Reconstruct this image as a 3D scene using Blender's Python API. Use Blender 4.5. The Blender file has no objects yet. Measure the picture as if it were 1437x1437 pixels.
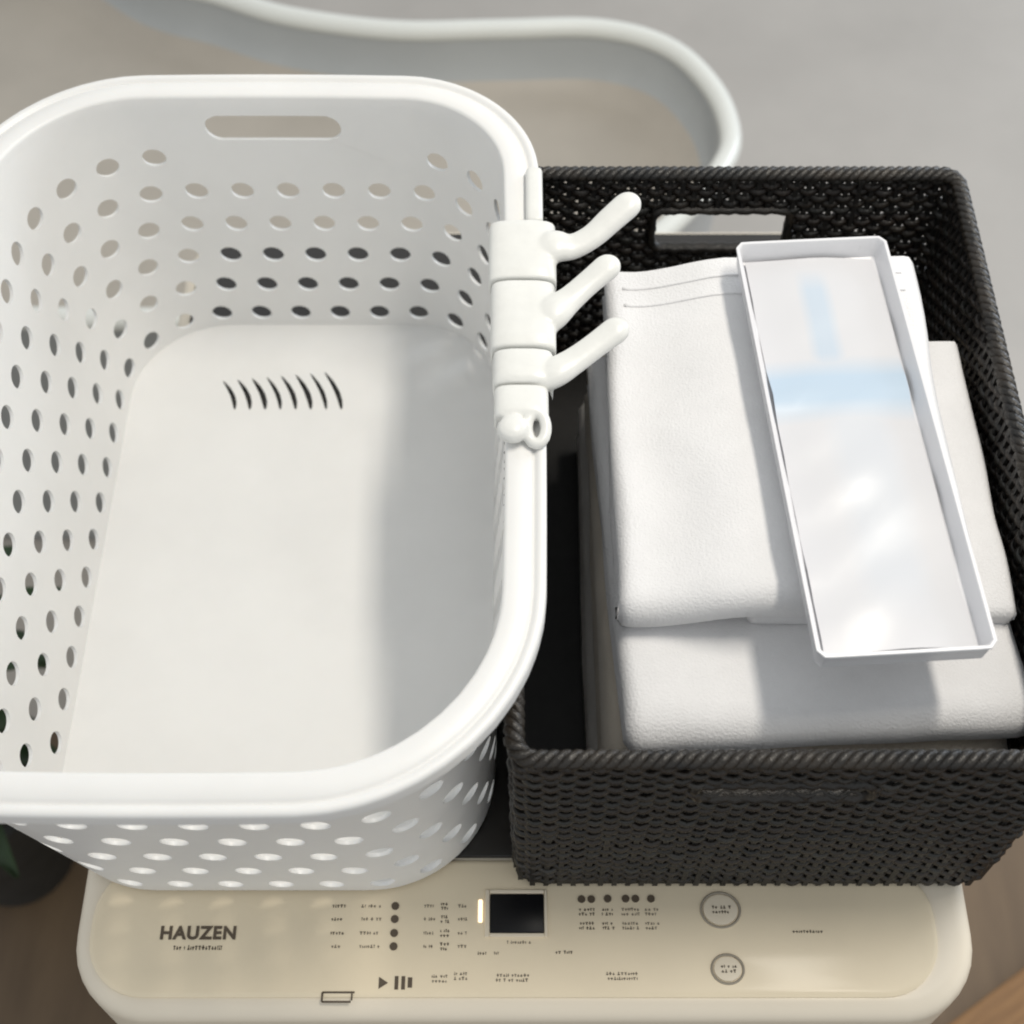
import bpy, bmesh, math, random
from mathutils import Vector, Matrix, noise
R = math.radians
PI = math.pi
random.seed(7)
scn = bpy.context.scene
col = scn.collection
ZT = 0.92                      # height of the washing machine's top above the floor

# ------------------------------------------------------------------ camera
cam_d = bpy.data.cameras.new('camera')
cam_d.sensor_width = 36.0
cam_d.lens = 50.1
cam_d.clip_end = 60
cam_d.dof.use_dof = True
cam_d.dof.focus_distance = 0.82
cam_d.dof.aperture_fstop = 7.0
cam = bpy.data.objects.new('camera', cam_d)
cam.location = (0, 0, ZT + 0.864)
cam.rotation_euler = (R(90 - 57.2), 0, 0)
col.objects.link(cam)
scn.camera = cam

# ------------------------------------------------------------------ light
w = bpy.data.worlds.new('World')
scn.world = w
w.use_nodes = True
w.node_tree.nodes['Background'].inputs[0].default_value = (0.955, 0.985, 1.0, 1)
w.node_tree.nodes['Background'].inputs[1].default_value = 0.65


def lamp(name, loc, target, sx, sy, power, color):
    d = bpy.data.lights.new(name, 'AREA')
    d.shape = 'RECTANGLE'
    d.size, d.size_y = sx, sy
    d.energy = power
    d.color = color
    o = bpy.data.objects.new(name, d)
    o.location = loc
    o.rotation_euler = (Vector(target) - Vector(loc)).to_track_quat('-Z', 'Y').to_euler()
    col.objects.link(o)
    return o


tube_lamp = lamp('ceiling_lamp', (0.57, 0.70, ZT + 1.72), (0, .5, ZT), 0.15, 0.75, 18.5, (1.0, 0.935, 0.83))
tube_lamp.rotation_euler = (0, 0, 0)
lamp('window_light', (2.3, 2.4, ZT + 0.9), (0.2, .7, ZT - 0.2), 1.2, 1.4, 30, (0.82, 0.90, 1.0))

scn.view_settings.view_transform = 'Standard'
scn.view_settings.look = 'None'
scn.view_settings.gamma = 1
scn.view_settings.exposure = 0.0
scn.cycles.max_bounces = 8
scn.cycles.use_denoising = True
scn.cycles.filter_width = 2.0


# ------------------------------------------------------------------ helpers
def mat(name, color, rough=0.5, metal=0.0, var=0.0, vscale=8.0, bump=0.0, bscale=200.0, color2=None,
        coat=0.0, sheen=0.0, sss=0.0, stretch=(1, 1, 1), rvar=0.0, spec=0.5):
    m = bpy.data.materials.new(name)
    m.use_nodes = True
    nt = m.node_tree
    b = nt.nodes['Principled BSDF']
    b.inputs['Base Color'].default_value = (*color, 1)
    b.inputs['Roughness'].default_value = rough
    b.inputs['Metallic'].default_value = metal
    b.inputs['Coat Weight'].default_value = coat
    b.inputs['Coat Roughness'].default_value = 0.12
    b.inputs['Sheen Weight'].default_value = sheen
    b.inputs['Specular IOR Level'].default_value = spec
    if sss:
        b.inputs['Subsurface Weight'].default_value = sss
        b.inputs['Subsurface Radius'].default_value = (0.006, 0.005, 0.004)
    tc = nt.nodes.new('ShaderNodeTexCoord')
    mp = nt.nodes.new('ShaderNodeMapping')
    mp.inputs['Scale'].default_value = stretch
    nt.links.new(tc.outputs['Object'], mp.inputs['Vector'])
    if var or color2:
        n = nt.nodes.new('ShaderNodeTexNoise')
        n.inputs['Scale'].default_value = vscale
        n.inputs['Detail'].default_value = 6
        n.inputs['Roughness'].default_value = 0.6
        nt.links.new(mp.outputs[0], n.inputs['Vector'])
        r = nt.nodes.new('ShaderNodeValToRGB')
        c2 = color2 or tuple(min(1, c * (1 + var)) for c in color)
        c1 = color if color2 else tuple(c * (1 - var) for c in color)
        r.color_ramp.elements[0].position = 0.35
        r.color_ramp.elements[1].position = 0.65
        r.color_ramp.elements[0].color = (*c1, 1)
        r.color_ramp.elements[1].color = (*c2, 1)
        nt.links.new(n.outputs['Fac'], r.inputs['Fac'])
        nt.links.new(r.outputs['Color'], b.inputs['Base Color'])
    if rvar:
        n3 = nt.nodes.new('ShaderNodeTexNoise')
        n3.inputs['Scale'].default_value = vscale * 2.3
        n3.inputs['Detail'].default_value = 5
        nt.links.new(mp.outputs[0], n3.inputs['Vector'])
        mr = nt.nodes.new('ShaderNodeMapRange')
        mr.inputs['To Min'].default_value = rough - rvar
        mr.inputs['To Max'].default_value = rough + rvar
        nt.links.new(n3.outputs['Fac'], mr.inputs['Value'])
        nt.links.new(mr.outputs[0], b.inputs['Roughness'])
    if bump:
        n2 = nt.nodes.new('ShaderNodeTexNoise')
        n2.inputs['Scale'].default_value = bscale
        n2.inputs['Detail'].default_value = 4
        nt.links.new(mp.outputs[0], n2.inputs['Vector'])
        bp = nt.nodes.new('ShaderNodeBump')
        bp.inputs['Strength'].default_value = bump
        bp.inputs['Distance'].default_value = 0.002
        nt.links.new(n2.outputs['Fac'], bp.inputs['Height'])
        nt.links.new(bp.outputs[0], b.inputs['Normal'])
    return m


M = {
    'floor': mat('floor_vinyl', (0.45, 0.42, 0.385), 0.42, var=0.07, vscale=2.2, bump=0.08, bscale=60, rvar=0.1),
    'frontfloor': mat('brown_floor', (0.115, 0.075, 0.042), 0.5, color2=(0.165, 0.11, 0.062), vscale=3, bump=0.12, bscale=40, stretch=(6, 1, 1)),
    'lid_dark': mat('dark_lid', (0.022, 0.020, 0.018), 0.18, var=0.15, vscale=8),
    'basin': mat('basin_shaded', (0.42, 0.435, 0.435), 0.35, var=0.05, vscale=5, rvar=0.06),  # tub's inner wall and apron, their shade put into this grey
    'white': mat('white_plastic', (0.80, 0.795, 0.78), 0.40, var=0.03, vscale=9, bump=0.02, bscale=420, sss=0.08, rvar=0.07),
    'clip': mat('clip_plastic', (0.76, 0.76, 0.73), 0.32, var=0.03, vscale=60, bump=0.05, bscale=300, rvar=0.08),
    'tray': mat('tray_plastic', (0.73, 0.73, 0.75), 0.30, var=0.02, vscale=20, bump=0.02, bscale=300, rvar=0.08),
    'wicker': mat('black_wicker', (0.0055, 0.0052, 0.0048), 0.34, color2=(0.026, 0.020, 0.014), vscale=34, bump=0.35, bscale=500, stretch=(1, 1, 3)),
    'wicker2': mat('brown_black_wicker', (0.012, 0.009, 0.007), 0.34, color2=(0.026, 0.019, 0.014), vscale=40, bump=0.35, bscale=500, stretch=(1, 1, 3)),
    'wicker3': mat('worn_wicker', (0.012, 0.012, 0.010), 0.30, color2=(0.030, 0.028, 0.024), vscale=26, bump=0.35, bscale=500, stretch=(1, 1, 3)),
    'stake': mat('wicker_stake', (0.008, 0.0075, 0.007), 0.5, var=0.3, vscale=70),
    'towel': mat('white_terry', (0.80, 0.795, 0.80), 0.95, var=0.03, vscale=25, bump=0.36, bscale=700, sheen=0.3),
    'cream': mat('cream_terry', (0.70, 0.63, 0.53), 0.95, var=0.06, vscale=25, bump=0.36, bscale=700, sheen=0.3),
    'offwhite': mat('offwhite_terry', (0.80, 0.77, 0.73), 0.95, var=0.04, vscale=25, bump=0.36, bscale=700, sheen=0.3),
    'body': mat('machine_enamel', (0.80, 0.72, 0.59), 0.42, var=0.02, vscale=6, coat=0.12, rvar=0.06),
    'panel': mat('champagne_panel', (0.85, 0.735, 0.54), 0.46, var=0.03, vscale=12, coat=0.08, rvar=0.06),
    'black': mat('display_glass', (0.006, 0.006, 0.007), 0.35, spec=0.25),
    'print': mat('dark_print', (0.10, 0.075, 0.05), 0.6),
    'greyprint': mat('grey_print', (0.24, 0.20, 0.15), 0.6),
    'button': mat('button_plastic', (0.80, 0.71, 0.56), 0.45),
    'ring': mat('button_ring', (0.34, 0.30, 0.24), 0.5),
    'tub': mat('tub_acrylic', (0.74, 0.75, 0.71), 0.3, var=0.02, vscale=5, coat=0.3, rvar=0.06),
    'tubskin': mat('tub_floor_shaded', (0.42, 0.38, 0.325), 0.4, var=0.06, vscale=5),  # floor of the tub, its dimmer light put into the tan
    'wood': mat('mat_wood', (0.20, 0.10, 0.035), 0.5, color2=(0.30, 0.16, 0.06), vscale=9, bump=0.3, bscale=60, stretch=(1, 14, 14)),
    'leaf': mat('leaf_green', (0.018, 0.045, 0.012), 0.45, var=0.4, vscale=20),
    'pot': mat('dark_pot', (0.03, 0.03, 0.028), 0.6, var=0.2, vscale=30),
    'soil': mat('soil', (0.03, 0.022, 0.015), 0.95, var=0.5, vscale=80, bump=0.8, bscale=120),
    'dark': mat('dark_recess', (0.02, 0.02, 0.02), 0.6),
}

# sheet with soft blue bands, reflections painted into its colour
pm = bpy.data.materials.new('banded_paper')
pm.use_nodes = True
nt = pm.node_tree
b = nt.nodes['Principled BSDF']
b.inputs['Roughness'].default_value = 0.28
tc = nt.nodes.new('ShaderNodeTexCoord')
sep = nt.nodes.new('ShaderNodeSeparateXYZ')
nt.links.new(tc.outputs['Object'], sep.inputs[0])


def band(sock, c, hw, soft):
    s = nt.nodes.new('ShaderNodeMath'); s.operation = 'SUBTRACT'; s.inputs[1].default_value = c
    nt.links.new(sock, s.inputs[0])
    a = nt.nodes.new('ShaderNodeMath'); a.operation = 'ABSOLUTE'
    nt.links.new(s.outputs[0], a.inputs[0])
    m = nt.nodes.new('ShaderNodeMapRange')
    m.inputs['From Min'].default_value = hw + soft
    m.inputs['From Max'].default_value = hw
    nt.links.new(a.outputs[0], m.inputs['Value'])
    return m.outputs[0]


def mul(a, c):
    m = nt.nodes.new('ShaderNodeMath'); m.operation = 'MULTIPLY'
    nt.links.new(a, m.inputs[0])
    if isinstance(c, float):
        m.inputs[1].default_value = c
    else:
        nt.links.new(c, m.inputs[1])
    return m.outputs[0]


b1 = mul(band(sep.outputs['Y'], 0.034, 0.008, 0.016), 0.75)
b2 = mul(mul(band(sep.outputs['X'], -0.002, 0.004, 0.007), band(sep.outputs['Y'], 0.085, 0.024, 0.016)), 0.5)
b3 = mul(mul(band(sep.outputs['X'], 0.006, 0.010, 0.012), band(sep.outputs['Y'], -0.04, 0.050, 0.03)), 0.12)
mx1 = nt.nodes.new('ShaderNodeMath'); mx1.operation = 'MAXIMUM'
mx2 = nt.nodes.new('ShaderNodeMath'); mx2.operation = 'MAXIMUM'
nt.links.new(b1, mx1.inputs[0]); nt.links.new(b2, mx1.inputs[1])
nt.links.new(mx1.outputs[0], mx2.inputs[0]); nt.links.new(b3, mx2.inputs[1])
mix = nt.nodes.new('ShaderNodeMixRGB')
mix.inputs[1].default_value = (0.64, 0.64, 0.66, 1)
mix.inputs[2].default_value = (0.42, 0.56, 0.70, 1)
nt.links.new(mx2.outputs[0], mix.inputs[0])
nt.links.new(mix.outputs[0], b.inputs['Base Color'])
M['paper'] = pm


def thing(name, label, cat, loc=(0, 0, 0), rz=0.0, group=None):
    o = bpy.data.objects.new(name, None)
    o.empty_display_size = 0.05
    o.location = loc
    o.rotation_euler = (0, 0, rz)
    col.objects.link(o)
    o['label'] = label
    o['category'] = cat
    if group:
        o['group'] = group
    return o


def tag(o, label, cat, group=None):
    o['label'] = label
    o['category'] = cat
    if group:
        o['group'] = group
    return o


def link(name, me, m, parent=None, smooth=True, auto=None):
    o = bpy.data.objects.new(name, me)
    col.objects.link(o)
    if m:
        me.materials.clear()
        me.materials.append(m if not isinstance(m, str) else M[m])
    if parent:
        o.parent = parent
    if smooth:
        me.polygons.foreach_set('use_smooth', [True] * len(me.polygons))
        if auto:
            me.set_sharp_from_angle(angle=R(auto))
    return o


def pyobj(name, v, f, m, parent=None, smooth=True, auto=None):
    me = bpy.data.meshes.new(name)
    me.from_pydata(v, [], f)
    me.update()
    return link(name, me, m, parent, smooth, auto)


def bmobj(name, bm, m, parent=None, smooth=True, auto=40):
    me = bpy.data.meshes.new(name)
    bmesh.ops.recalc_face_normals(bm, faces=bm.faces)
    bm.to_mesh(me)
    bm.free()
    return link(name, me, m, parent, smooth, auto)


def rbox_bm(x0, x1, y0, y1, z0, z1, bev=0.002, seg=2, bm=None):
    own = bm is None
    t = bmesh.new()
    bmesh.ops.create_cube(t, size=1)
    for v in t.verts:
        v.co = Vector(((x0 + x1) / 2 + v.co.x * (x1 - x0), (y0 + y1) / 2 + v.co.y * (y1 - y0), (z0 + z1) / 2 + v.co.z * (z1 - z0)))
    if bev:
        bmesh.ops.bevel(t, geom=t.edges[:], offset=bev, segments=seg, affect='EDGES', profile=0.5)
    return t


def rrect(x0, x1, y0, y1, r, n=10, bulge=0.0, sub=6):
    """rounded rectangle, counter-clockwise from the middle of the right side; r one radius or four
    (far right, far left, near left, near right); bulge bows the sides outwards"""
    cx, cy = (x0 + x1) / 2, (y0 + y1) / 2
    ra, rb, rc, rd = r if isinstance(r, (tuple, list)) else (r,) * 4
    pts = []

    def side(a, b2):
        for i in range(sub):
            t = i / sub
            pts.append((a[0] + (b2[0] - a[0]) * t, a[1] + (b2[1] - a[1]) * t))

    def arc(ax, ay, a0, q):
        for i in range(n):
            a = a0 + (PI / 2) * i / n
            pts.append((ax + q * math.cos(a), ay + q * math.sin(a)))
    side((x1, cy), (x1, y1 - ra))
    arc(x1 - ra, y1 - ra, 0, ra)
    side((x1 - ra, y1), (x0 + rb, y1))
    arc(x0 + rb, y1 - rb, PI / 2, rb)
    side((x0, y1 - rb), (x0, y0 + rc))
    arc(x0 + rc, y0 + rc, PI, rc)
    side((x0 + rc, y0), (x1 - rd, y0))
    arc(x1 - rd, y0 + rd, 1.5 * PI, rd)
    side((x1, y0 + rd), (x1, cy))
    if bulge:
        hx, hy = (x1 - x0) / 2, (y1 - y0) / 2
        out = []
        for (x, y) in pts:
            u, v = (x - cx) / hx, (y - cy) / hy
            out.append((x + bulge * u * (1 - v * v), y + bulge * v * (1 - u * u)))
        pts = out
    return pts


def resample(pts, n, closed=True):
    P = pts + ([pts[0]] if closed else [])
    L = [0]
    for a, c in zip(P, P[1:]):
        L.append(L[-1] + math.dist(a, c))
    tot = L[-1]
    out = []
    j = 0
    m = n if closed else n - 1
    for i in range(n):
        s = tot * i / m
        while j < len(L) - 2 and L[j + 1] < s:
            j += 1
        t = (s - L[j]) / max(1e-12, L[j + 1] - L[j])
        out.append(tuple(P[j][k] + (P[j + 1][k] - P[j][k]) * t for k in range(len(P[0]))))
    return out


def normals2(pts):
    n = len(pts)
    out = []
    for i in range(n):
        a, c = pts[i - 1], pts[(i + 1) % n]
        dx, dy = c[0] - a[0], c[1] - a[1]
        l = math.hypot(dx, dy) or 1
        out.append((dy / l, -dx / l))
    return out


def sweep_loop(pts, prof, closed_prof=True):
    """sweep a profile of (outward, z) round a closed counter-clockwise outline"""
    nm = normals2(pts)
    n, k = len(pts), len(prof)
    v = []
    for (x, y), (nx, ny) in zip(pts, nm):
        for (o, z) in prof:
            v.append((x + nx * o, y + ny * o, z))
    f = []
    for i in range(n):
        i2 = (i + 1) % n
        for j in range(k if closed_prof else k - 1):
            j2 = (j + 1) % k
            f.append((i * k + j, i2 * k + j, i2 * k + j2, i * k + j2))
    return v, f


def tube(path, rad, k=8, closed=False, flat=1.0, cap=True):
    """tube along a 3D path; rad a number or list; flat squashes it in z"""
    P = [Vector(p) for p in path]
    n = len(P)
    rad = rad if isinstance(rad, (list, tuple)) else [rad] * n
    v, f = [], []
    up = Vector((0, 0, 1))
    for i in range(n):
        a = P[i - 1] if (closed or i) else P[i]
        c = P[(i + 1) % n] if (closed or i < n - 1) else P[i]
        t = (c - a).normalized()
        s = t.cross(up)
        if s.length < 1e-4:
            s = Vector((1, 0, 0))
        s.normalize()
        u = s.cross(t)
        for j in range(k):
            q = 2 * PI * j / k
            v.append(tuple(P[i] + s * (math.cos(q) * rad[i]) + u * (math.sin(q) * rad[i] * flat)))
    for i in range(n if closed else n - 1):
        i2 = (i + 1) % n
        for j in range(k):
            j2 = (j + 1) % k
            f.append((i * k + j, i * k + j2, i2 * k + j2, i2 * k + j))
    if cap and not closed:
        f.append(tuple(range(k))[::-1])
        f.append(tuple(range((n - 1) * k, n * k)))
    return v, f


def catmull(pts, sub=8, closed=True):
    n = len(pts)
    out = []
    rng = range(n) if closed else range(n - 1)
    for i in rng:
        if closed:
            p0, p1, p2, p3 = pts[i - 1], pts[i], pts[(i + 1) % n], pts[(i + 2) % n]
        else:
            p0, p1, p2, p3 = pts[max(i - 1, 0)], pts[i], pts[i + 1], pts[min(i + 2, n - 1)]
        for s in range(sub):
            t = s / sub
            out.append(tuple(0.5 * (2 * p1[k] + (p2[k] - p0[k]) * t + (2 * p0[k] - 5 * p1[k] + 4 * p2[k] - p3[k]) * t * t
                                    + (3 * p1[k] - p0[k] - 3 * p2[k] + p3[k]) * t ** 3) for k in range(len(p1))))
    if not closed:
        out.append(tuple(pts[-1]))
    return out


def bake(o, ang):
    bpy.context.view_layer.update()
    me = bpy.data.meshes.new_from_object(o.evaluated_get(bpy.context.evaluated_depsgraph_get()))
    o.modifiers.clear()
    o.data = me
    me.polygons.foreach_set('use_smooth', [True] * len(me.polygons))
    me.set_sharp_from_angle(angle=R(ang))


# ------------------------------------------------------------------ floor
fl = pyobj('floor', [(-4, -3, 0), (4, -3, 0), (4, 5, 0), (-4, 5, 0)], [(0, 1, 2, 3)], 'floor', smooth=False)
fl['kind'] = 'structure'
ws = pyobj('front_floor', [(-4, -3, 0.004), (4, -3, 0.004), (4, 0.80, 0.004), (-4, 0.80, 0.004)], [(0, 1, 2, 3)], 'frontfloor', smooth=False)  # browner, darker sheet over the front part of the floor
ws['kind'] = 'structure'

# ------------------------------------------------------------------ bathtub behind the machine
ZR = ZT - 0.35
TUB = [(-0.393, 1.612), (-0.296, 1.569), (-0.155, 1.541), (-0.017, 1.543), (0.115, 1.544), (0.205, 1.505), (0.256, 1.425),
       (0.270, 1.342), (0.252, 1.285), (0.205, 1.215), (0.12, 1.13), (0.0, 1.07), (-0.25, 1.05), (-0.55, 1.05), (-0.80, 1.06), (-0.96, 1.13),
       (-1.05, 1.27), (-1.07, 1.45), (-1.02, 1.66), (-0.90, 1.78), (-0.74, 1.80), (-0.60, 1.74), (-0.49, 1.652)]
tp = resample(catmull(TUB[::-1], 8), 200)
tub = thing('bathtub', 'white bathtub with wavy rolled rim behind the two baskets', 'bathtub', (0, 0, 0))
rr = 0.0135
prof = [(rr * math.cos(a), ZR - rr + rr * math.sin(a)) for a in [R(210 - 15 * i) for i in range(0, 18)]]
v, f = sweep_loop(tp, prof, True)
pyobj('rim', v, f, 'tub', tub)
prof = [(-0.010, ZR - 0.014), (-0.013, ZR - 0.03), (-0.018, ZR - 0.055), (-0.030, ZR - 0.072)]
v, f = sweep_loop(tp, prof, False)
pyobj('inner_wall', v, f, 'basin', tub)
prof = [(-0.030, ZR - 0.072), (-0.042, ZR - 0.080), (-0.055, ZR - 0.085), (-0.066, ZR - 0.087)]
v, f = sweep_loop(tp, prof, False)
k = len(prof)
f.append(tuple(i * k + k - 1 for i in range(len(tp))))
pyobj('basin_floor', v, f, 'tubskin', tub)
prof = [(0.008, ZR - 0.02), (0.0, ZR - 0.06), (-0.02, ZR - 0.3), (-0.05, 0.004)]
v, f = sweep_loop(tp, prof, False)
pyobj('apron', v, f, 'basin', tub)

# ------------------------------------------------------------------ washing machine
wm = thing('washing_machine', 'cream top loading washing machine with champagne control panel under both baskets', 'washing machine', (0, 0, 0))
MX0, MX1, MY0, MY1 = -0.266, 0.281, 0.203, 0.838
op = resample(rrect(MX0, MX1, MY0, MY1, 0.05, 14), 240)
prof = [(0, 0.03), (0, ZT - 0.012)] + [(-0.012 + 0.012 * math.cos(R(a)), ZT - 0.012 + 0.012 * math.sin(R(a))) for a in (15, 30, 45, 60, 75, 90)]
v, f = sweep_loop(op, prof, False)
k = len(prof)
f.append(tuple(i * k + k - 1 for i in range(len(op))))
f.append(tuple(i * k for i in range(len(op)))[::-1])
pyobj('cabinet', v, f, 'body', wm, auto=50)
for (x, y) in ((-.22, .26), (.235, .26), (-.22, .80), (.235, .80)):
    v, f = tube([(x, y, 0.0), (x, y, 0.031)], 0.022, 16)
    pyobj('foot', v, f, 'dark', wm, auto=40)
# lid plate below the baskets, coloured dark to put shade behind the holes
bm = rbox_bm(MX0 + 0.012, MX1 - 0.012, 0.300, 0.828, ZT - 0.002, ZT + 0.0025, 0.001, 2)
bmobj('lid', bm, 'lid_dark', wm)
# control panel plate, slightly proud of the enamel
pp = resample(rrect(MX0 + 0.011, MX1 - 0.024, MY0 + 0.012, 0.298, 0.036, 12), 160)
prof = [(0.0, ZT - 0.002), (0.0, ZT + 0.0012), (-0.0012, ZT + 0.0022), (-0.003, ZT + 0.0025)]
v, f = sweep_loop(pp, prof, False)
k = len(prof)
f.append(tuple(i * k + k - 1 for i in range(len(pp))))
panel = pyobj('control_panel', v, f, 'panel', wm, auto=50)
ZP = ZT + 0.0025
# display window with bezel
bm = rbox_bm(-0.0135, 0.0195, 0.2525, 0.2765, ZP - 0.001, ZP + 0.0009, 0.0008, 2)
disp = bmobj('display', bm, 'black', panel)
bm = bmesh.new()
for (x0, x1, y0, y1) in ((-0.0165, -0.0137, 0.2500, 0.2790), (0.0197, 0.0215, 0.2500, 0.2790), (-0.0136, 0.0196, 0.2500, 0.2523), (-0.0136, 0.0196, 0.2767, 0.2790)):
    t = rbox_bm(x0, x1, y0, y1, ZP - 0.001, ZP + 0.0014, 0.0005, 1)
    me = bpy.data.meshes.new('t'); t.to_mesh(me); t.free(); bm.from_mesh(me); bpy.data.meshes.remove(me)
bmobj('bezel', bm, 'button', disp)


def flat_quads(rects, z, slant=0.0):
    v, f = [], []
    for (x, y, wd, h) in rects:
        k = len(v)
        v += [(x - wd / 2 - slant * h / 2, y - h / 2, z), (x + wd / 2 - slant * h / 2, y - h / 2, z),
              (x + wd / 2 + slant * h / 2, y + h / 2, z), (x - wd / 2 + slant * h / 2, y + h / 2, z)]
        f.append((k, k + 1, k + 2, k + 3))
    return v, f


def scribble(x, y, wd, h, rng):
    """small print too fine to read: rows of letter-high strokes"""
    out = []
    lh = 0.0019
    rows = 2 if h > 0.0038 else 1
    for r in range(rows):
        yy = y + (r - (rows - 1) / 2) * lh * 1.5
        cx = x - wd / 2 * rng.uniform(0.85, 1)
        while cx < x + wd / 2 - 0.0006:
            cw = rng.choice((0.0008, 0.0013, 0.0013, 0.0016))
            hh = lh * rng.choice((0.75, 0.75, 1.0))
            out.append((cx + cw / 2, yy - (lh - hh) / 2, cw * 0.42, hh))
            out.append((cx + cw / 2, yy + rng.choice((-0.35, 0.0, 0.35)) * hh, cw * 0.95, hh * 0.3))
            cx += cw * 1.3 + (0.0012 if rng.random() < 0.15 else 0)
    return out


rng = random.Random(3)
dark, grey = [], []
ROWS = (0.2690, 0.2610, 0.2525, 0.2445)
for i, y in enumerate(ROWS):
    (dark if i < 3 else grey).extend(scribble(-0.106, y, 0.0080 if i < 3 else 0.006, 0.0034, rng))
    grey += scribble(-0.086, y, 0.012, 0.0036, rng)
    grey += scribble(-0.0505, y, 0.0065, 0.0036, rng)
    dark += scribble(-0.041, y, 0.0050, 0.0040, rng)
    grey += scribble(-0.0300, y, 0.0060, 0.0030, rng)
for j, y in enumerate((0.2655, 0.2570)):
    for x, wd in ((0.0455, 0.010), (0.058, 0.007), (0.072, 0.011), (0.0845, 0.008)):
        (dark if x < 0.06 else grey).extend(scribble(x, y, wd, 0.0040, rng))
dark += scribble(-0.018, 0.2405, 0.006, 0.0036, rng)
grey += scribble(-0.009, 0.2405, 0.004, 0.003, rng)
dark += scribble(0.031, 0.2410, 0.0115, 0.0034, rng)
grey += scribble(-0.043, 0.2255, 0.010, 0.0052, rng) + scribble(-0.031, 0.2270, 0.008, 0.0040, rng)
grey += scribble(0.000, 0.2260, 0.020, 0.0042, rng)
grey += scribble(0.0655, 0.2270, 0.019, 0.0042, rng)
dark += scribble(0.178, 0.2535, 0.020, 0.0036, rng)
grey += scribble(0.004, 0.2470, 0.016, 0.0020, rng)
# second line under the maker's name
dk2 = [(a, 0.2438 + (c - 0.2440) * 1.5, w_, h_ * 1.5) for (a, c, w_, h_) in scribble(-0.1895, 0.2440, 0.032, 0.0034, rng)]
# outlined box at the lower left of the panel
dark += [(-0.1025, 0.2175, 0.019, 0.0011), (-0.1035, 0.2120, 0.017, 0.0013), (-0.1120, 0.21475, 0.0012, 0.0056), (-0.0945, 0.2148, 0.0010, 0.004)]
v, f = flat_quads(dark + dk2, ZP + 0.0003)
pyobj('printed_text', v, f, 'print', panel, smooth=False)['kind'] = 'stuff'
v, f = flat_quads(grey, ZP + 0.00035)
pyobj('faint_text', v, f, 'greyprint', panel, smooth=False)['kind'] = 'stuff'
em = bpy.data.materials.new('warm_glow')
em.use_nodes = True
eb = em.node_tree.nodes['Principled BSDF']
eb.inputs['Base Color'].default_value = (0.9, 0.75, 0.55, 1)
eb.inputs['Emission Color'].default_value = (1.0, 0.78, 0.52, 1)
eb.inputs['Emission Strength'].default_value = 1.6  # self-lit bar added to give the warm glow left of the display
bm = rbox_bm(-0.0205, -0.0180, 0.2590, 0.2730, ZP - 0.001, ZP + 0.0008, 0.0006, 2)
bmobj('glow_bar', bm, em, panel)
# start and pause symbol
v = [(-0.0790, 0.2195, ZP + .0003), (-0.0790, 0.2265, ZP + .0003), (-0.0735, 0.2230, ZP + .0003)]
f = [(0, 2, 1)]
v2, f2 = flat_quads([(-0.0685, 0.223, 0.0022, 0.0078), (-0.0645, 0.223, 0.0022, 0.0078), (-0.0605, 0.2232, 0.0026, 0.006)], ZP + .0003)
f += [tuple(i + 3 for i in q) for q in f2]
pyobj('start_symbol', v + v2, f, 'print', panel, smooth=False)
# maker's name
cu = bpy.data.curves.new('brand_name', 'FONT')
cu.body = 'HAUZEN'
cu.size = 0.0108
cu.align_x = 'CENTER'
cu.offset = 0.0004
cu.space_character = 1.12
cu.extrude = 0.0001
tmp = bpy.data.objects.new('tmp', cu)
col.objects.link(tmp)
bpy.context.view_layer.update()
me = bpy.data.meshes.new_from_object(tmp.evaluated_get(bpy.context.evaluated_depsgraph_get()))
bpy.data.objects.remove(tmp)
xs = [q.co.x for q in me.vertices]
sc = 0.0455 / (max(xs) - min(xs))
for q in me.vertices:
    q.co = Vector((-0.1895 + q.co.x * sc, 0.2490 + q.co.y * 1.0, ZP + 0.0004 + q.co.z))
link('brand_name', me, 'print', panel, smooth=False)
# indicator lights
v, f = tube([(0, 0, -0.0005), (0, 0, 0.0006)], 0.0024, 14)
ime = bpy.data.meshes.new('indicator_light')
ime.from_pydata(v, [], f)
ime.materials.append(M['print'])
for (x, y) in [(-0.0712, y) for y in ROWS] + [(0.0425, 0.2732), (0.0485, 0.2732), (0.0585, 0.2735), (0.0695, 0.2735), (0.0755, 0.2735), (0.0850, 0.2735)]:
    o = bpy.data.objects.new('indicator_light', ime)
    o.location = (x, y, ZP)
    o.parent = panel
    col.objects.link(o)
# two round buttons
for (x, y, r) in ((0.1270, 0.2665, 0.0118), (0.1285, 0.2310, 0.0095)):
    ring = [(x + r * math.cos(2 * PI * i / 40), y + r * 0.9 * math.sin(2 * PI * i / 40), ZP + 0.0004) for i in range(40)]
    circ = [(p[0], p[1]) for p in ring]
    v, f = sweep_loop(circ, [(-0.0012, ZP - 0.0008), (-0.0014, ZP + 0.0010), (-0.0022, ZP + 0.0011), (-0.0065, ZP + 0.0011)], False)
    f.append(tuple(i * 4 + 3 for i in range(40)))
    bt = pyobj('button', v, f, 'button', panel, auto=50)
    v, f = tube(ring, 0.00075, 6, True)
    pyobj('button_ring', v, f, 'ring', bt)
    v, f = flat_quads(scribble(x, y, r * 0.95, 0.0050, rng), ZP + 0.0014)
    pyobj('button_print', v, f, 'print', bt, smooth=False)

# ------------------------------------------------------------------ white laundry basket
wb = thing('laundry_basket', 'white plastic laundry basket with rows of oval holes, empty', 'basket', (0, 0, 0))
HB = 0.215
BB = (-0.288, -0.012, 0.279, 0.727, (0.062, 0.072, 0.070, 0.075))     # base outline
BT = (-0.331, -0.006, 0.267, 0.735, (0.066, 0.088, 0.060, 0.098))     # wall top outline
NO = 320


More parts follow.
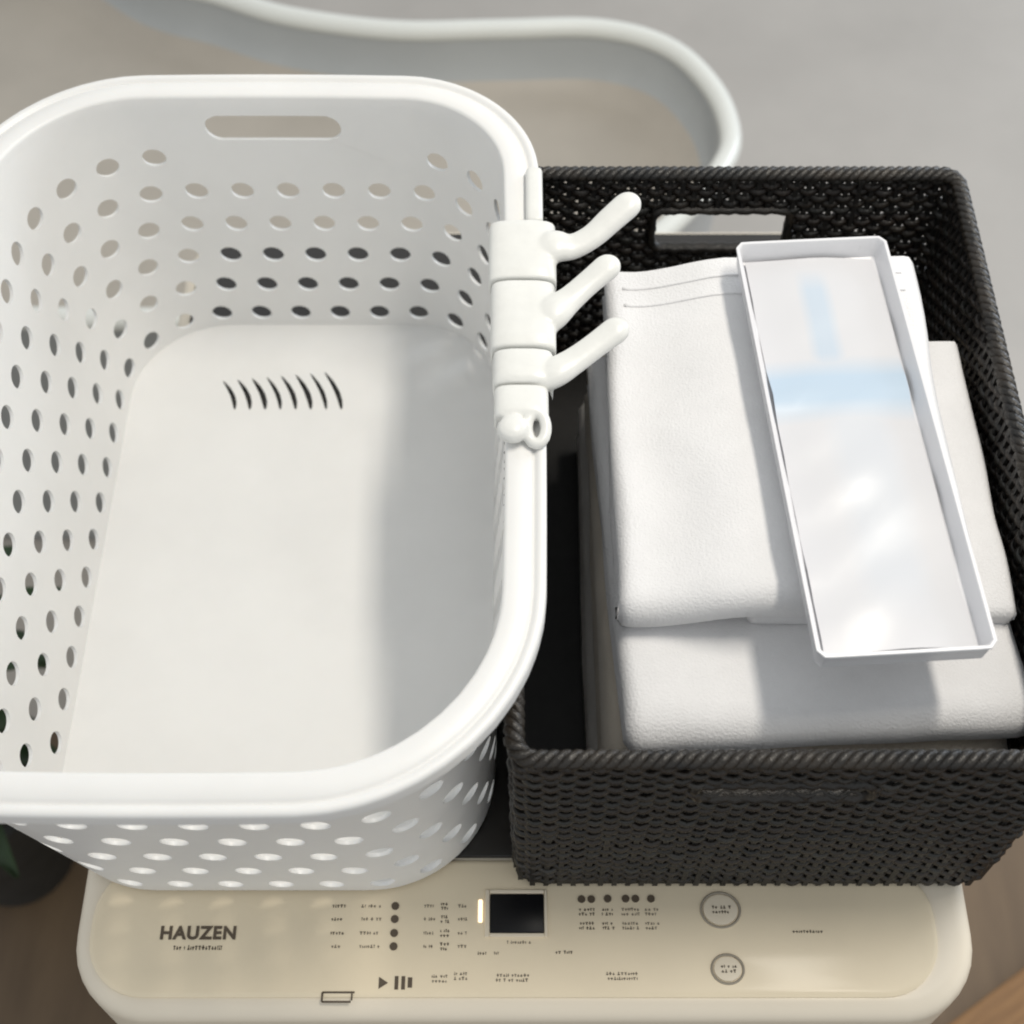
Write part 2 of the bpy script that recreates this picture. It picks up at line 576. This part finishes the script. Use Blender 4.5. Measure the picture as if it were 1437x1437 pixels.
def wall_outline(z):
    t = max(0.0, min(1.0, z / HB))
    e = t
    q = [a + (c - a) * e for a, c in zip(BB[:4], BT[:4])] + [tuple(a + (c - a) * e for a, c in zip(BB[4], BT[4]))]
    return resample(rrect(q[0], q[1], q[2], q[3], q[4], 12, bulge=0.004 * t), NO)


_cache = {}


def wpos(u, z):
    """u in 0..1 round the outline (counter-clockwise from the middle of the right side), z above the machine"""
    t = z / HB
    key = 'ab'
    if key not in _cache:
        _cache[key] = (wall_outline(0), wall_outline(HB))
    A, B = _cache[key]
    s = (u % 1.0) * NO
    i = int(s) % NO
    fr = s - int(s)
    j = (i + 1) % NO
    xa = A[i][0] + (A[j][0] - A[i][0]) * fr
    ya = A[i][1] + (A[j][1] - A[i][1]) * fr
    xb = B[i][0] + (B[j][0] - B[i][0]) * fr
    yb = B[i][1] + (B[j][1] - B[i][1]) * fr
    return (xa + (xb - xa) * t, ya + (yb - ya) * t, ZT + 0.0045 + z)


NC, KU, KV = 44, 8, 6
NU = NC * KU
ROWZ = [0.0015 + 0.0305 * k for k in range(7)]      # six rows of holes
SH = -3
bmw = bmesh.new()
vc = {}


def gv(iu, z):
    key = (iu % NU, round(z, 5))
    if key not in vc:
        vc[key] = bmw.verts.new(wpos(key[0] / NU, z))
    return vc[key]


def loop_cell(i0, i1, zs, shape):
    """ring of faces between the cell's border and the hole"""
    border = [(i, zs[0]) for i in range(i0, i1)] + [(i1, z) for z in zs[:-1]] + [(i, zs[-1]) for i in range(i1, i0, -1)] + [(i0, z) for z in zs[:0:-1]]
    inner = shape(border)
    n = len(border)
    iv = [bmw.verts.new(wpos(u, z)) for (u, z) in inner]
    ov = [gv(*q) for q in border]
    for a in range(n):
        c = (a + 1) % n
        bmw.faces.new((ov[a], ov[c], iv[c], iv[a]))


PER = 1.36


def circ_shape(i0, i1, z0, z1, rx, rz):
    uc, zc = (i0 + i1) / 2 / NU, (z0 + z1) / 2

    def fn(border):
        out = []
        for (i, z) in border:
            a = math.atan2((z - zc), (i / NU - uc) * PER)
            out.append((uc + rx * math.cos(a) / PER, zc + rz * math.sin(a)))
        return out
    return fn


def slot_shape(i0, i1, zc, hl, hr, du=0.0):
    uc = (i0 + i1) / 2 / NU

    def fn(border):
        out = []
        for (i, z) in border:
            x = (i / NU - uc) * PER
            zz = z - zc
            lim = hl - hr
            hw = (i1 - i0) / 2 / NU * PER
            px = x / hw * hl
            if abs(px) <= lim and abs(abs(x) - hw) > 1e-6:
                out.append((uc + du + px / PER, zc + (hr if zz > 0 else -hr)))
            else:
                sx = lim if px > 0 else -lim
                hz = 0.02
                a = math.atan2(max(-1, min(1, zz / hz)) * hr, max(0.0, abs(px) - lim) / (hl - lim) * hr * 1.0 + 1e-6)
                if abs(abs(x) - hw) < 1e-6:
                    a = max(-1, min(1, zz / 0.031)) * PI / 2 * 0.8
                else:
                    a = (1 if zz > 0 else -1) * PI / 2 * (0.8 + 0.2 * (1 - (abs(px) - lim) / (hl - lim)))
                out.append((uc + du + (sx + (1 if px > 0 else -1) * hr * math.cos(a)) / PER, zc + hr * math.sin(a)))
        return out
    return fn


TOPZ = [ROWZ[6] + (HB - ROWZ[6]) * i / 4 for i in range(5)]
# cells holding the two handle slots: middle of the far side (u about .25*) and of the near side
A0 = wall_outline(HB)
uf = min(range(NO), key=lambda i: abs(A0[i][0] + 0.158) + (0 if A0[i][1] > 0.6 else 9)) / NO
un = min(range(NO), key=lambda i: abs(A0[i][0] + 0.175) + (0 if A0[i][1] < 0.4 else 9)) / NO
skip5, skiptop = set(), set()
slots = []
for uc in (uf, un):
    j0 = round((uc * NU - SH * 5) / KU - 2.5)
    i0 = j0 * KU + SH * 5
    slots.append((i0, i0 + 5 * KU))
    for j in range(5):
        skip5.add((j0 + j) % NC)
    for i in range(i0, i0 + 5 * KU):
        skiptop.add(i % NU)
for r in range(6):
    zs = [ROWZ[r] + (ROWZ[r + 1] - ROWZ[r]) * i / KV for i in range(KV + 1)]
    for j in range(NC):
        if r == 5 and j % NC in skip5:
            continue
        i0 = j * KU + SH * r
        loop_cell(i0, i0 + KU, zs, circ_shape(i0, i0 + KU, zs[0], zs[-1], 0.0077, 0.0072))
for i in range(NU):
    if i in skiptop:
        continue
    for a, c in zip(TOPZ, TOPZ[1:]):
        bmw.faces.new((gv(i, a), gv(i + 1, a), gv(i + 1, c), gv(i, c)))
for (i0, i1) in slots:
    zs = [ROWZ[5] + (ROWZ[6] - ROWZ[5]) * i / KV for i in range(KV)] + TOPZ
    loop_cell(i0, i1, zs, slot_shape(i0, i1, 0.1935, 0.043, 0.0100, 0.0105 / PER if i0 < NU / 2 else 0.0))
wall = bmobj('wall', bmw, 'white', wb, auto=50)
md = wall.modifiers.new('thickness', 'SOLIDIFY')
md.thickness = 0.0024
md.offset = 0.0
bake(wall, 32)
# floor of the basket with slanted drain slits
bmf = bmesh.new()


def add_loop(pts, z):
    vs = [bmf.verts.new((p[0], p[1], z)) for p in pts]
    return [bmf.edges.new((vs[i], vs[(i + 1) % len(vs)])) for i in range(len(vs))]


ZF = ZT + 0.0075
ed = add_loop(resample(rrect(BB[0] - 0.0008, BB[1] + 0.0004, BB[2] - 0.0005, BB[3] + 0.0005, BB[4], 12), 120), ZF)
for i in range(8):
    cx = -0.214 + 0.0112 * i
    cy = 0.657 + 0.0006 * i
    L = 0.0140 + 0.0006 * i
    pts = []
    for a in range(12):
        q = 2 * PI * a / 12
        lx, ly = 0.0024 * math.cos(q), L * math.sin(q)
        bow = 0.003 * (1 - (ly / L) ** 2)
        pts.append((cx + lx * (0.8 + 0.08 * (i % 3)) - 0.42 * ly + bow, cy + ly))
    ed += add_loop(pts, ZF)
bmesh.ops.triangle_fill(bmf, use_beauty=True, edges=ed)
base = bmobj('base', bmf, 'white', wb, smooth=False)
md = base.modifiers.new('thickness', 'SOLIDIFY')
md.thickness = 0.003
md.offset = -1 if base.data.polygons[0].normal.z > 0 else 1
bake(base, 30)
v, f = sweep_loop(resample(rrect(BB[0] + 0.004, BB[1] - 0.004, BB[2] + 0.004, BB[3] - 0.004, tuple(a - 0.004 for a in BB[4]), 12), 120),
                  [(0, ZT + 0.0028), (-0.008, ZT + 0.0028), (-0.008, ZT + 0.0048), (0, ZT + 0.0048)])
pyobj('foot_ring', v, f, 'white', wb, auto=40)
# rolled rim
zr = ZT + 0.0045 + HB
prof = [(-0.0016, zr - 0.010), (-0.0016, zr + 0.0030), (-0.0010, zr + 0.0044), (0.0006, zr + 0.0052), (0.0060, zr + 0.0052), (0.0118, zr + 0.0048),
        (0.0130, zr + 0.0040), (0.0138, zr + 0.0030), (0.0148, zr + 0.0030), (0.0156, zr + 0.0042), (0.0170, zr + 0.0052), (0.0195, zr + 0.0051),
        (0.0208, zr + 0.0040), (0.0212, zr + 0.0020), (0.0214, zr - 0.0050), (0.0198, zr - 0.0050), (0.0194, zr + 0.0005), (0.0180, zr + 0.0020), (0.0030, zr + 0.0022),
        (0.0016, zr - 0.002), (0.0016, zr - 0.010)]
v, f = sweep_loop(wall_outline(HB), prof)
pyobj('rim', v, f, 'white', wb, auto=60)

# ------------------------------------------------------------------ three-pronged clip on the rim
zc = zr + 0.0075
clip = thing('rim_clip', 'white three-pronged plastic clip gripping the right rim of the laundry basket', 'clip', (0.0, 0.54, zc))


def saddle(y0, y1, xa, xb, ht, seed):
    """rounded saddle over the rim; local coordinates of the clip"""
    rg = random.Random(seed)
    n, k = 9, 20
    v, f = [], []
    cx, hw = (xa + xb) / 2, (xb - xa) / 2
    for i in range(n):
        t = i / (n - 1)
        e = 1 - (2 * t - 1) ** 6 * 0.22
        y = y0 + (y1 - y0) * t
        for j in range(k):
            a = PI * 1.12 * j / (k - 1) - PI * 0.06
            ca, sa = math.cos(a), math.sin(a)
            sq = lambda q, p: math.copysign(abs(q) ** p, q)
            x = cx + hw * sq(ca, 0.62) * (0.97 + 0.03 * e)
            z = ht * sq(sa, 0.62) * e
            if sa < 0:
                z = sa * 0.06
            v.append((x, y, z))
        # inner return
        v.append((xa + 0.0022, y, -0.004))
        v.append((xa + 0.0022, y, -0.0002))
        v.append((xb - 0.0022, y, -0.0002))
        v.append((xb - 0.0022, y, -0.004))
    K = k + 4
    for i in range(n - 1):
        for j in range(K):
            j2 = (j + 1) % K
            f.append((i * K + j, (i + 1) * K + j, (i + 1) * K + j2, i * K + j2))
    f.append(tuple(range(K)))
    f.append(tuple(range((n - 1) * K, n * K))[::-1])
    return v, f


segs = [(0.0296, 0.0760, -0.014, 0.0265), (-0.0219, 0.0278, -0.0125, 0.0255), (-0.0480, -0.0240, -0.011, 0.0235)]
prongs = [
    [(0.008, 0.050, -0.002), (0.024, 0.056, 0.005), (0.036, 0.0565, 0.005), (0.048, 0.0620, 0.008), (0.059, 0.0710, 0.0125), (0.069, 0.0790, 0.0165)],
    [(0.008, -0.004, -0.002), (0.022, 0.0045, 0.004), (0.033, 0.0135, 0.006), (0.044, 0.0235, 0.009), (0.0555, 0.0330, 0.0125)],
    [(0.006, -0.042, -0.002), (0.022, -0.0395, 0.004), (0.034, -0.0325, 0.006), (0.046, -0.0240, 0.009), (0.0585, -0.0150, 0.0125)],
]
prad = [[.0115, .0130, .0100, .0092, .0098, .0102], [.0115, .0130, .0098, .0090, .0096], [.0095, .0110, .0096, .0090, .0096]]
for (y0, y1, xa, xb), pth, rd in zip(segs, prongs, prad):
    sv, sf = saddle(y0, y1, xa, xb, 0.0105, 1)
    P4 = catmull([p + (r * 0.9,) for p, r in zip(pth, rd)], 5, False)
    last, prev = Vector(P4[-1][:3]), Vector(P4[-2][:3])
    dr = (last - prev).normalized()
    tip = P4[-1][3]
    for a in (25, 50, 70, 85):                     # rounded tip
        q = last + dr * tip * math.sin(R(a))
        P4.append((q.x, q.y, q.z, tip * math.cos(R(a))))
    v, f = tube([p[:3] for p in P4], [p[3] for p in P4], 16, flat=0.66)
    f = [tuple(q[::-1]) for q in f]
    n0_ = len(sv)
    sg = pyobj('prong', sv + v, sf + [tuple(a + n0_ for a in q) for q in f], 'clip', clip)
    bmx = bmesh.new(); bmx.from_mesh(sg.data); bmesh.ops.recalc_face_normals(bmx, faces=bmx.faces); bmx.to_mesh(sg.data); bmx.free()
    md = sg.modifiers.new('blend', 'REMESH')
    md.mode = 'VOXEL'
    md.voxel_size = 0.0010
    md.use_smooth_shade = True
    md = sg.modifiers.new('soften', 'SMOOTH')
    md.factor = 0.5
    md.iterations = 9
HV, HF = [], []


def hadd(v, f):
    n0_ = len(HV)
    HV.extend(v)
    HF.extend([tuple(a + n0_ for a in q) for q in f])


hadd(*saddle(-0.0700, -0.0490, -0.010, 0.0205, 0.009, 2))
kn = [(0.0055, 0.0), (0.0084, 0.0020), (0.0088, 0.0045), (0.0074, 0.0075), (0.0045, 0.0092), (0.0015, 0.0098)]
circ = [(0.0005 + 0.0001 * math.cos(2 * PI * i / 28), -0.0780 + 0.0001 * math.sin(2 * PI * i / 28)) for i in range(28)]
v, f = sweep_loop(circ, kn, False)
k = len(kn)
f.append(tuple(i * k + k - 1 for i in range(28)))
f.append(tuple(i * k for i in range(28))[::-1])
hadd(v, f)
eye = [(0.0135 + 0.0052 * math.cos(2 * PI * i / 28), -0.0760 + 0.0090 * math.sin(2 * PI * i / 28), 0.0022 + 0.0022 * math.sin(2 * PI * i / 28)) for i in range(28)]
hadd(*tube(eye, 0.0034, 10, True))
hg = pyobj('hinge', HV, HF, 'clip', clip)
bmx = bmesh.new(); bmx.from_mesh(hg.data); bmesh.ops.recalc_face_normals(bmx, faces=bmx.faces); bmx.to_mesh(hg.data); bmx.free()
md = hg.modifiers.new('blend', 'REMESH')
md.mode = 'VOXEL'
md.voxel_size = 0.0009
md.use_smooth_shade = True
md = hg.modifiers.new('soften', 'SMOOTH')
md.factor = 0.5
md.iterations = 6
bm = rbox_bm(0.0085, 0.0190, 0.0800, 0.1270, -0.004, 0.0035, 0.003, 3)
bmobj('tail', bm, 'clip', clip)

# ------------------------------------------------------------------ black woven basket
bb = thing('woven_basket', 'black woven rectangular basket with handle slots, filled with folded towels', 'basket', (0, 0, 0))
BX0, BX1, BY0, BY1 = 0.004, 0.288, 0.284, 0.688
ZB = ZT + 0.0025
HBK = 0.192
NS = 164                                  # stakes round the wall
SUB = 4


def bk_outline(t, n):
    e = 0.003 * t
    return resample(rrect(BX0 - e, BX1 + e, BY0 - e, BY1 + e, 0.011, 8), n)


NPT = NS * SUB
NROW = 35
pitch = HBK / NROW
SLZ = (0.132, 0.165)                       # far slot, heights above the base
SLN = (0.150, 0.165)                       # near slot, narrower


def strand(i0, cnt, z, ph, closed, rj):
    base_o = bk_outline(z / HBK, NPT)
    nm = normals2(base_o)
    path = []
    for q in range(cnt):
        i = (i0 + q) % NPT
        off = 0.0019 * math.cos(PI * (i / SUB + ph))
        wob = 0.0014 * noise.noise(Vector((i * 0.11, z * 90, rj)))
        path.append((base_o[i][0] + nm[i][0] * (off + wob), base_o[i][1] + nm[i][1] * (off + wob), ZB + z + 0.0018 * noise.noise(Vector((i * 0.06, z * 70, rj + 5)))))
    rr_ = [0.0020 + 0.0004 * noise.noise(Vector((q * 0.07, rj * 3.7, 2.0))) for q in range(cnt)]
    v, f = tube(path, rr_, 6, closed, flat=1.52)
    return pyobj('strand', v, f, ('wicker', 'wicker2', 'wicker', 'wicker3', 'wicker2')[int(rj * 7) % 5], bb)


oz = bk_outline(0.7, NPT)
far = [i for i in range(NPT) if oz[i][1] > 0.6 and abs(oz[i][0] - 0.1415) <= 0.0445]
near = [i for i in range(NPT) if oz[i][1] < 0.35 and abs(oz[i][0] - 0.1415) <= 0.0445]
f0, f1, n0, n1 = min(far), max(far), min(near), max(near)
for r in range(NROW):
    z = 0.004 + pitch * (r + 0.5)
    if SLZ[0] < z < SLZ[1] and not SLN[0] < z < SLN[1]:
        strand(f1, (f0 - f1) % NPT + 1, z, r % 2, False, r)
    elif SLZ[0] < z < SLZ[1]:
        strand(f1, n0 - f1 + 1, z, r % 2, False, r)
        strand(n1, (f0 - n1) % NPT + 1, z, r % 2, False, r)
    else:
        strand(0, NPT, z, r % 2, True, r)
# stakes
so = bk_outline(0.5, NPT)
bm = rbox_bm(-0.0016, 0.0016, -0.0016, 0.0016, 0, 1, 0)
sme = bpy.data.meshes.new('stake')
bm.to_mesh(sme); bm.free()
sme.materials.append(M['stake'])
for s in range(NS):
    i = s * SUB
    spans = [(0.002, HBK + 0.004)]
    if f0 < i < f1:
        spans = [(0.002, SLZ[0]), (SLZ[1], HBK + 0.004)]
    elif n0 < i < n1:
        spans = [(0.002, SLN[0]), (SLN[1], HBK + 0.004)]
    for (a, c) in spans:
        o = bpy.data.objects.new('stake', sme)
        o.location = (so[i][0], so[i][1], ZB + a)
        o.scale = (1, 1, c - a)
        o.parent = bb
        col.objects.link(o)
# slot frames
for (ys, idx) in ((BY1 + 0.002, 0), (BY0 - 0.002, 1)):
    xa, xb = 0.1415 - 0.0465, 0.1415 + 0.0465
    pts = [(x, ys, ZB + z) for (x, z) in resample(rrect(xa, xb, (SLZ, SLN)[idx][0] - 0.002, (SLZ, SLN)[idx][1] + 0.002, 0.008, 6), 60)]
    pts = [(p[0], p[1] + 0.0007 * math.sin(i * 2.1), p[2]) for i, p in enumerate(pts)]
    v, f = [], []
    P = [Vector(p) for p in pts]
    k = 8
    for i in range(60):
        t = (P[(i + 1) % 60] - P[i - 1]).normalized()
        s = Vector((0, 1, 0))
        u = t.cross(s)
        for j in range(k):
            a = 2 * PI * j / k
            v.append(tuple(P[i] + s * 0.0046 * math.cos(a) + u * 0.0032 * math.sin(a)))
    for i in range(60):
        for j in range(k):
            f.append((i * k + j, i * k + (j + 1) % k, ((i + 1) % 60) * k + (j + 1) % k, ((i + 1) % 60) * k + j))
    pyobj('handle_frame', v, f, 'wicker', bb)
# twisted border along the top edge
bo = bk_outline(1.0, 620)
bn = normals2(bo)
NT = 78
for ph in range(3):
    path = []
    for i in range(620):
        a = 2 * PI * (NT * i / 620 + ph / 3)
        path.append((bo[i][0] + bn[i][0] * 0.0030 * math.cos(a), bo[i][1] + bn[i][1] * 0.0030 * math.cos(a), ZB + HBK + 0.0055 + 0.0020 * math.sin(a)))
    v, f = tube(path, 0.0028, 6, True)
    pyobj('border_strand', v, f, 'wicker', bb)
ob = bk_outline(0, 120)
v, f = sweep_loop(ob, [(0.001, ZB), (0.001, ZB + 0.005)], False)
f.append(tuple(i * 2 + 1 for i in range(120)))
f.append(tuple(i * 2 for i in range(120))[::-1])
pyobj('bottom', v, f, 'stake', bb, auto=40)


# ------------------------------------------------------------------ folded towels
def towel(name, label, path, th, x0, x1, m, seed, lift=None, rz=0.0, taper=0.0, group='folded towels in the black basket', hem=()):
    """a sheet of thickness th that follows a folded path in (y, z), x0..x1 wide"""
    ctr = resample(catmull(path, 6, False), 70, False)
    n = len(ctr)
    NXS = 30
    prof = []
    nrm = []
    for i in range(n):
        a, c = ctr[max(i - 1, 0)], ctr[min(i + 1, n - 1)]
        dy, dz = c[0] - a[0], c[1] - a[1]
        l = math.hypot(dy, dz)
        nrm.append((-dz / l, dy / l))
    h = th / 2
    out = [(ctr[i], nrm[i], h) for i in range(n)]
    inn = [(ctr[i], nrm[i], -h) for i in range(n - 1, -1, -1)]
    # rounded sheet ends
    ring = out + inn
    zmid = sum(p[1] for p in ctr) / n
    K = len(ring)
    v, f = [], []
    cxm = (x0 + x1) / 2
    cym = sum(p[0] for p in ctr) / n
    cr, sr = math.cos(rz), math.sin(rz)
    for s in range(NXS + 1):
        t = s / NXS
        e = min(t, 1 - t) * (x1 - x0)
        sh = min(1.0, e / (th * 0.55))
        sh = math.sqrt(max(0.0, 1 - (1 - sh) ** 2)) * 0.96 + 0.04
        x = x0 + (x1 - x0) * (0.5 + 0.5 * math.copysign(abs(2 * t - 1) ** 0.55, 2 * t - 1))
        e = min(x - x0, x1 - x)
        sh = min(1.0, e / (th * 0.55))
        sh = math.sqrt(max(0.0, 1 - (1 - sh) ** 2)) * 0.97 + 0.03
        for (c, nr, hh) in ring:
            y = c[0] + nr[0] * hh * sh
            z = c[1] + nr[1] * hh * sh
            q = Vector((x * 9 + seed, y * 9, z * 14))
            d = noise.noise(q) * 0.0036 + noise.noise(q * 3.3) * 0.0021 + noise.noise(q * 14) * 0.00035
            xx = x + noise.noise(Vector((seed + 3.1, y * 16, z * 40))) * 0.0022
            yy = y + d * nr[0] * (1 if hh > 0 else -1) * 0.6
            zz = z + d * 0.8
            if lift:
                zz += lift(x, y)
            ax, ay = xx - cxm, yy - cym
            v.append((cxm + ax * cr - ay * sr, cym + ax * sr + ay * cr, ZB + zz))
    for s in range(NXS):
        for j in range(K):
            j2 = (j + 1) % K
            f.append((s * K + j, s * K + j2, (s + 1) * K + j2, (s + 1) * K + j))
    f.append(tuple(range(K))[::-1])
    f.append(tuple(range(NXS * K, (NXS + 1) * K)))
    o = pyobj(name, v, f, m, auto=70)
    bmx = bmesh.new(); bmx.from_mesh(o.data); bmesh.ops.recalc_face_normals(bmx, faces=bmx.faces); bmx.to_mesh(o.data); bmx.free()
    tag(o, label, 'towel', group)
    for yh in hem:
        j = min(range(K), key=lambda q: abs(ring[q][0][0] - yh) + (0 if ring[q][2] * ring[q][1][1] > 0 and ring[q][0][1] > zmid else 9))
        pth = [(v[s * K + j][0], v[s * K + j][1], v[s * K + j][2] + 0.0002) for s in range(3, NXS - 2)]
        tv, tf = tube(pth, 0.0012, 6, flat=0.6)
        pyobj('hem', tv, tf, m, o)
    return o


def fold2(yf, yb, z0, z1, th):
    """two layers joined by a fold at the front"""
    a, c = z0 + th / 2, z1 - th / 2
    r = (c - a) / 2
    return [(yb - 0.004, a), ((yf + yb) / 2, a), (yf + r + th, a), (yf + r * 0.45 + th / 2, a + r * 0.22), (yf + th / 2, (a + c) / 2), (yf + r * 0.45 + th / 2, c - r * 0.22), (yf + r + th, c), ((yf + yb) / 2, c), (yb, c)]


towel('folded_towel', 'off-white towel folded at the bottom of the black basket', fold2(0.300, 0.61, 0.006, 0.064, 0.029), 0.029, 0.047, 0.280, 'offwhite', 11)
towel('folded_towel', 'cream folded towel second from the bottom of the pile in the black basket', fold2(0.299, 0.60, 0.065, 0.125, 0.030), 0.030, 0.050, 0.281, 'cream', 23)
towel('folded_towel', 'white folded towel whose wide fold lies along the front of the black basket', fold2(0.313, 0.576, 0.126, 0.157, 0.0158), 0.0158, 0.054, 0.278, 'towel', 37, rz=R(3.0))
towel('folded_towel', 'white folded towel showing as a strip right of the shallow tray', fold2(0.378, 0.572, 0.157, 0.1705, 0.0069), 0.0069, 0.130, 0.2795, 'towel', 51)


def sstep(a, c, x):
    t = max(0, min(1, (x - a) / (c - a)))
    return t * t * (3 - 2 * t)


towel('folded_towel', 'topmost white folded towel lying under the shallow tray', fold2(0.370, 0.617, 0.158, 0.186, 0.0143), 0.0143, 0.058, 0.252, 'towel', 67,
      lift=lambda x, y: 0.0125 * sstep(0.075, 0.135, x), hem=(0.590, 0.604))

# ------------------------------------------------------------------ shallow white tray on the towels
TZ = ZT + 0.2085
ta = math.atan2(0.0105, 0.276)
TRx, TRy = 0.0905, 0.281
tray = thing('shallow_tray', 'long narrow shallow white plastic tray lying on the folded towels', 'tray', (0.1905, 0.4690, TZ), ta + R(1.4))
hx, hy, th_, ht_ = TRx / 2, TRy / 2, 0.0022, 0.0160
ro = resample(rrect(-hx, hx, -hy, hy, 0.004, 5, sub=10), 140)
prof = [(-0.0030, 0.0), (-0.0012, 0.0012), (0.0, ht_ - 0.002), (0.0010, ht_ - 0.001), (0.0008, ht_), (-0.0010, ht_), (-0.0016, ht_ - 0.0012), (-0.0042, 0.0030), (-0.0070, 0.0022)]
v, f = sweep_loop(ro, prof, False)
k = len(prof)
f.append(tuple(i * k + k - 1 for i in range(140)))
f.append(tuple(i * k for i in range(140))[::-1])
pyobj('tray_shell', v, f, 'tray', tray, auto=45)
# blue-banded sheet lying in the tray
v, f = [], []
nx, ny = 8, 26
for s in (1, 0):
    for j in range(ny + 1):
        for i in range(nx + 1):
            x = -0.0395 + 0.079 * i / nx
            y = -0.1345 + 0.269 * j / ny
            z = 0.0035 + 0.0022 * math.sin(i / nx * PI) + 0.0010 * math.sin(j * 0.55 + i * 0.35) + 0.0006 * math.sin(j * 1.7 - i) + 0.0030 * math.exp(-((y - 0.034) / 0.012) ** 2) + (0.0005 if s else 0)
            v.append((x, y, z))
n1_ = (nx + 1) * (ny + 1)
for j in range(ny):
    for i in range(nx):
        a = j * (nx + 1) + i
        f.append((a, a + 1, a + nx + 2, a + nx + 1))
        f.append((n1_ + a, n1_ + a + nx + 1, n1_ + a + nx + 2, n1_ + a + 1))
brd = [j for j in range(nx + 1)] + [j * (nx + 1) + nx for j in range(1, ny + 1)] + [ny * (nx + 1) + j for j in range(nx - 1, -1, -1)] + [j * (nx + 1) for j in range(ny - 1, 0, -1)]
for a, c in zip(brd, brd[1:] + brd[:1]):
    f.append((a, n1_ + a, n1_ + c, c))
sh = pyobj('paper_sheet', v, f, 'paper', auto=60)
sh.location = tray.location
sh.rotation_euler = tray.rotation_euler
tag(sh, 'white sheet with faint painted blue reflections lying inside the shallow tray', 'paper')

# ------------------------------------------------------------------ wooden slatted mat at the lower right
dmx, dmy = 0.626 - 0.521, 0.477 - 0.409
ang = math.atan2(dmy, dmx)
wmat = thing('wooden_mat', 'brown slatted wooden mat on the floor right of the machine', 'mat', (0.521, 0.409, 0.004), ang)
bm = rbox_bm(-0.35, 0.65, -0.078, -0.002, 0.012, 0.030, 0.003, 2)
sl = bpy.data.meshes.new('slat')
bm.to_mesh(sl); bm.free()
sl.materials.append(M['wood'])
for i in range(5):
    o = bpy.data.objects.new('slat', sl)
    o.location = (0, -0.086 * i, 0)
    o.parent = wmat
    col.objects.link(o)
bm = rbox_bm(-0.02, 0.02, -0.42, -0.004, -0.004, 0.0118, 0.001, 1)
rl = bpy.data.meshes.new('rail')
bm.to_mesh(rl); bm.free()
rl.materials.append(M['wood'])
for x in (-0.25, 0.15, 0.55):
    o = bpy.data.objects.new('rail', rl)
    o.location = (x, 0, 0)
    o.parent = wmat
    col.objects.link(o)

# ------------------------------------------------------------------ leafy plant at the lower left
plant = thing('potted_plant', 'dark green leafy plant in a dark pot left of the machine', 'plant', (-0.632, 0.625, 0))
ring = [(0.085 * math.cos(2 * PI * i / 40), 0.085 * math.sin(2 * PI * i / 40)) for i in range(40)]
v, f = sweep_loop(ring, [(-0.015, 0.0), (0.0, 0.22), (0.006, 0.225), (0.006, 0.24), (-0.006, 0.24), (-0.008, 0.215)], False)
f.append(tuple(i * 6 for i in range(40))[::-1])
pyobj('pot', v, f, 'pot', plant, auto=40)
pyobj('soil', [(0.92 * x, 0.92 * y, 0.214) for x, y in ring], [tuple(range(40))], 'soil', plant, smooth=False)
rg = random.Random(5)
for i in range(26):
    a = 2 * PI * i / 26 * 2.4 + rg.uniform(-.2, .2)
    L = rg.uniform(0.17, 0.26)
    H = rg.uniform(0.16, 0.38)
    v, f = [], []
    N = 8
    for s in range(N + 1):
        t = s / N
        d = L * t ** 1.4 * 0.8
        z = 0.205 + H * math.sin(t * PI * 0.62)
        wd = 0.022 * math.sin(PI * min(1, t * 0.93 + 0.06)) ** 0.8 + 0.0015
        cx, cy = d * math.cos(a), d * math.sin(a)
        px, py = -math.sin(a), math.cos(a)
        for (o_, dz) in ((-wd, 0.004), (0, -0.003), (wd, 0.004)):
            v.append((cx + px * o_, cy + py * o_, z + dz))
    for s in range(N):
        for j in range(2):
            f.append((s * 3 + j, s * 3 + j + 1, (s + 1) * 3 + j + 1, (s + 1) * 3 + j))
    lo = pyobj('leaf', v, f, 'leaf', plant)
    md = lo.modifiers.new('thickness', 'SOLIDIFY')
    md.thickness = 0.0012
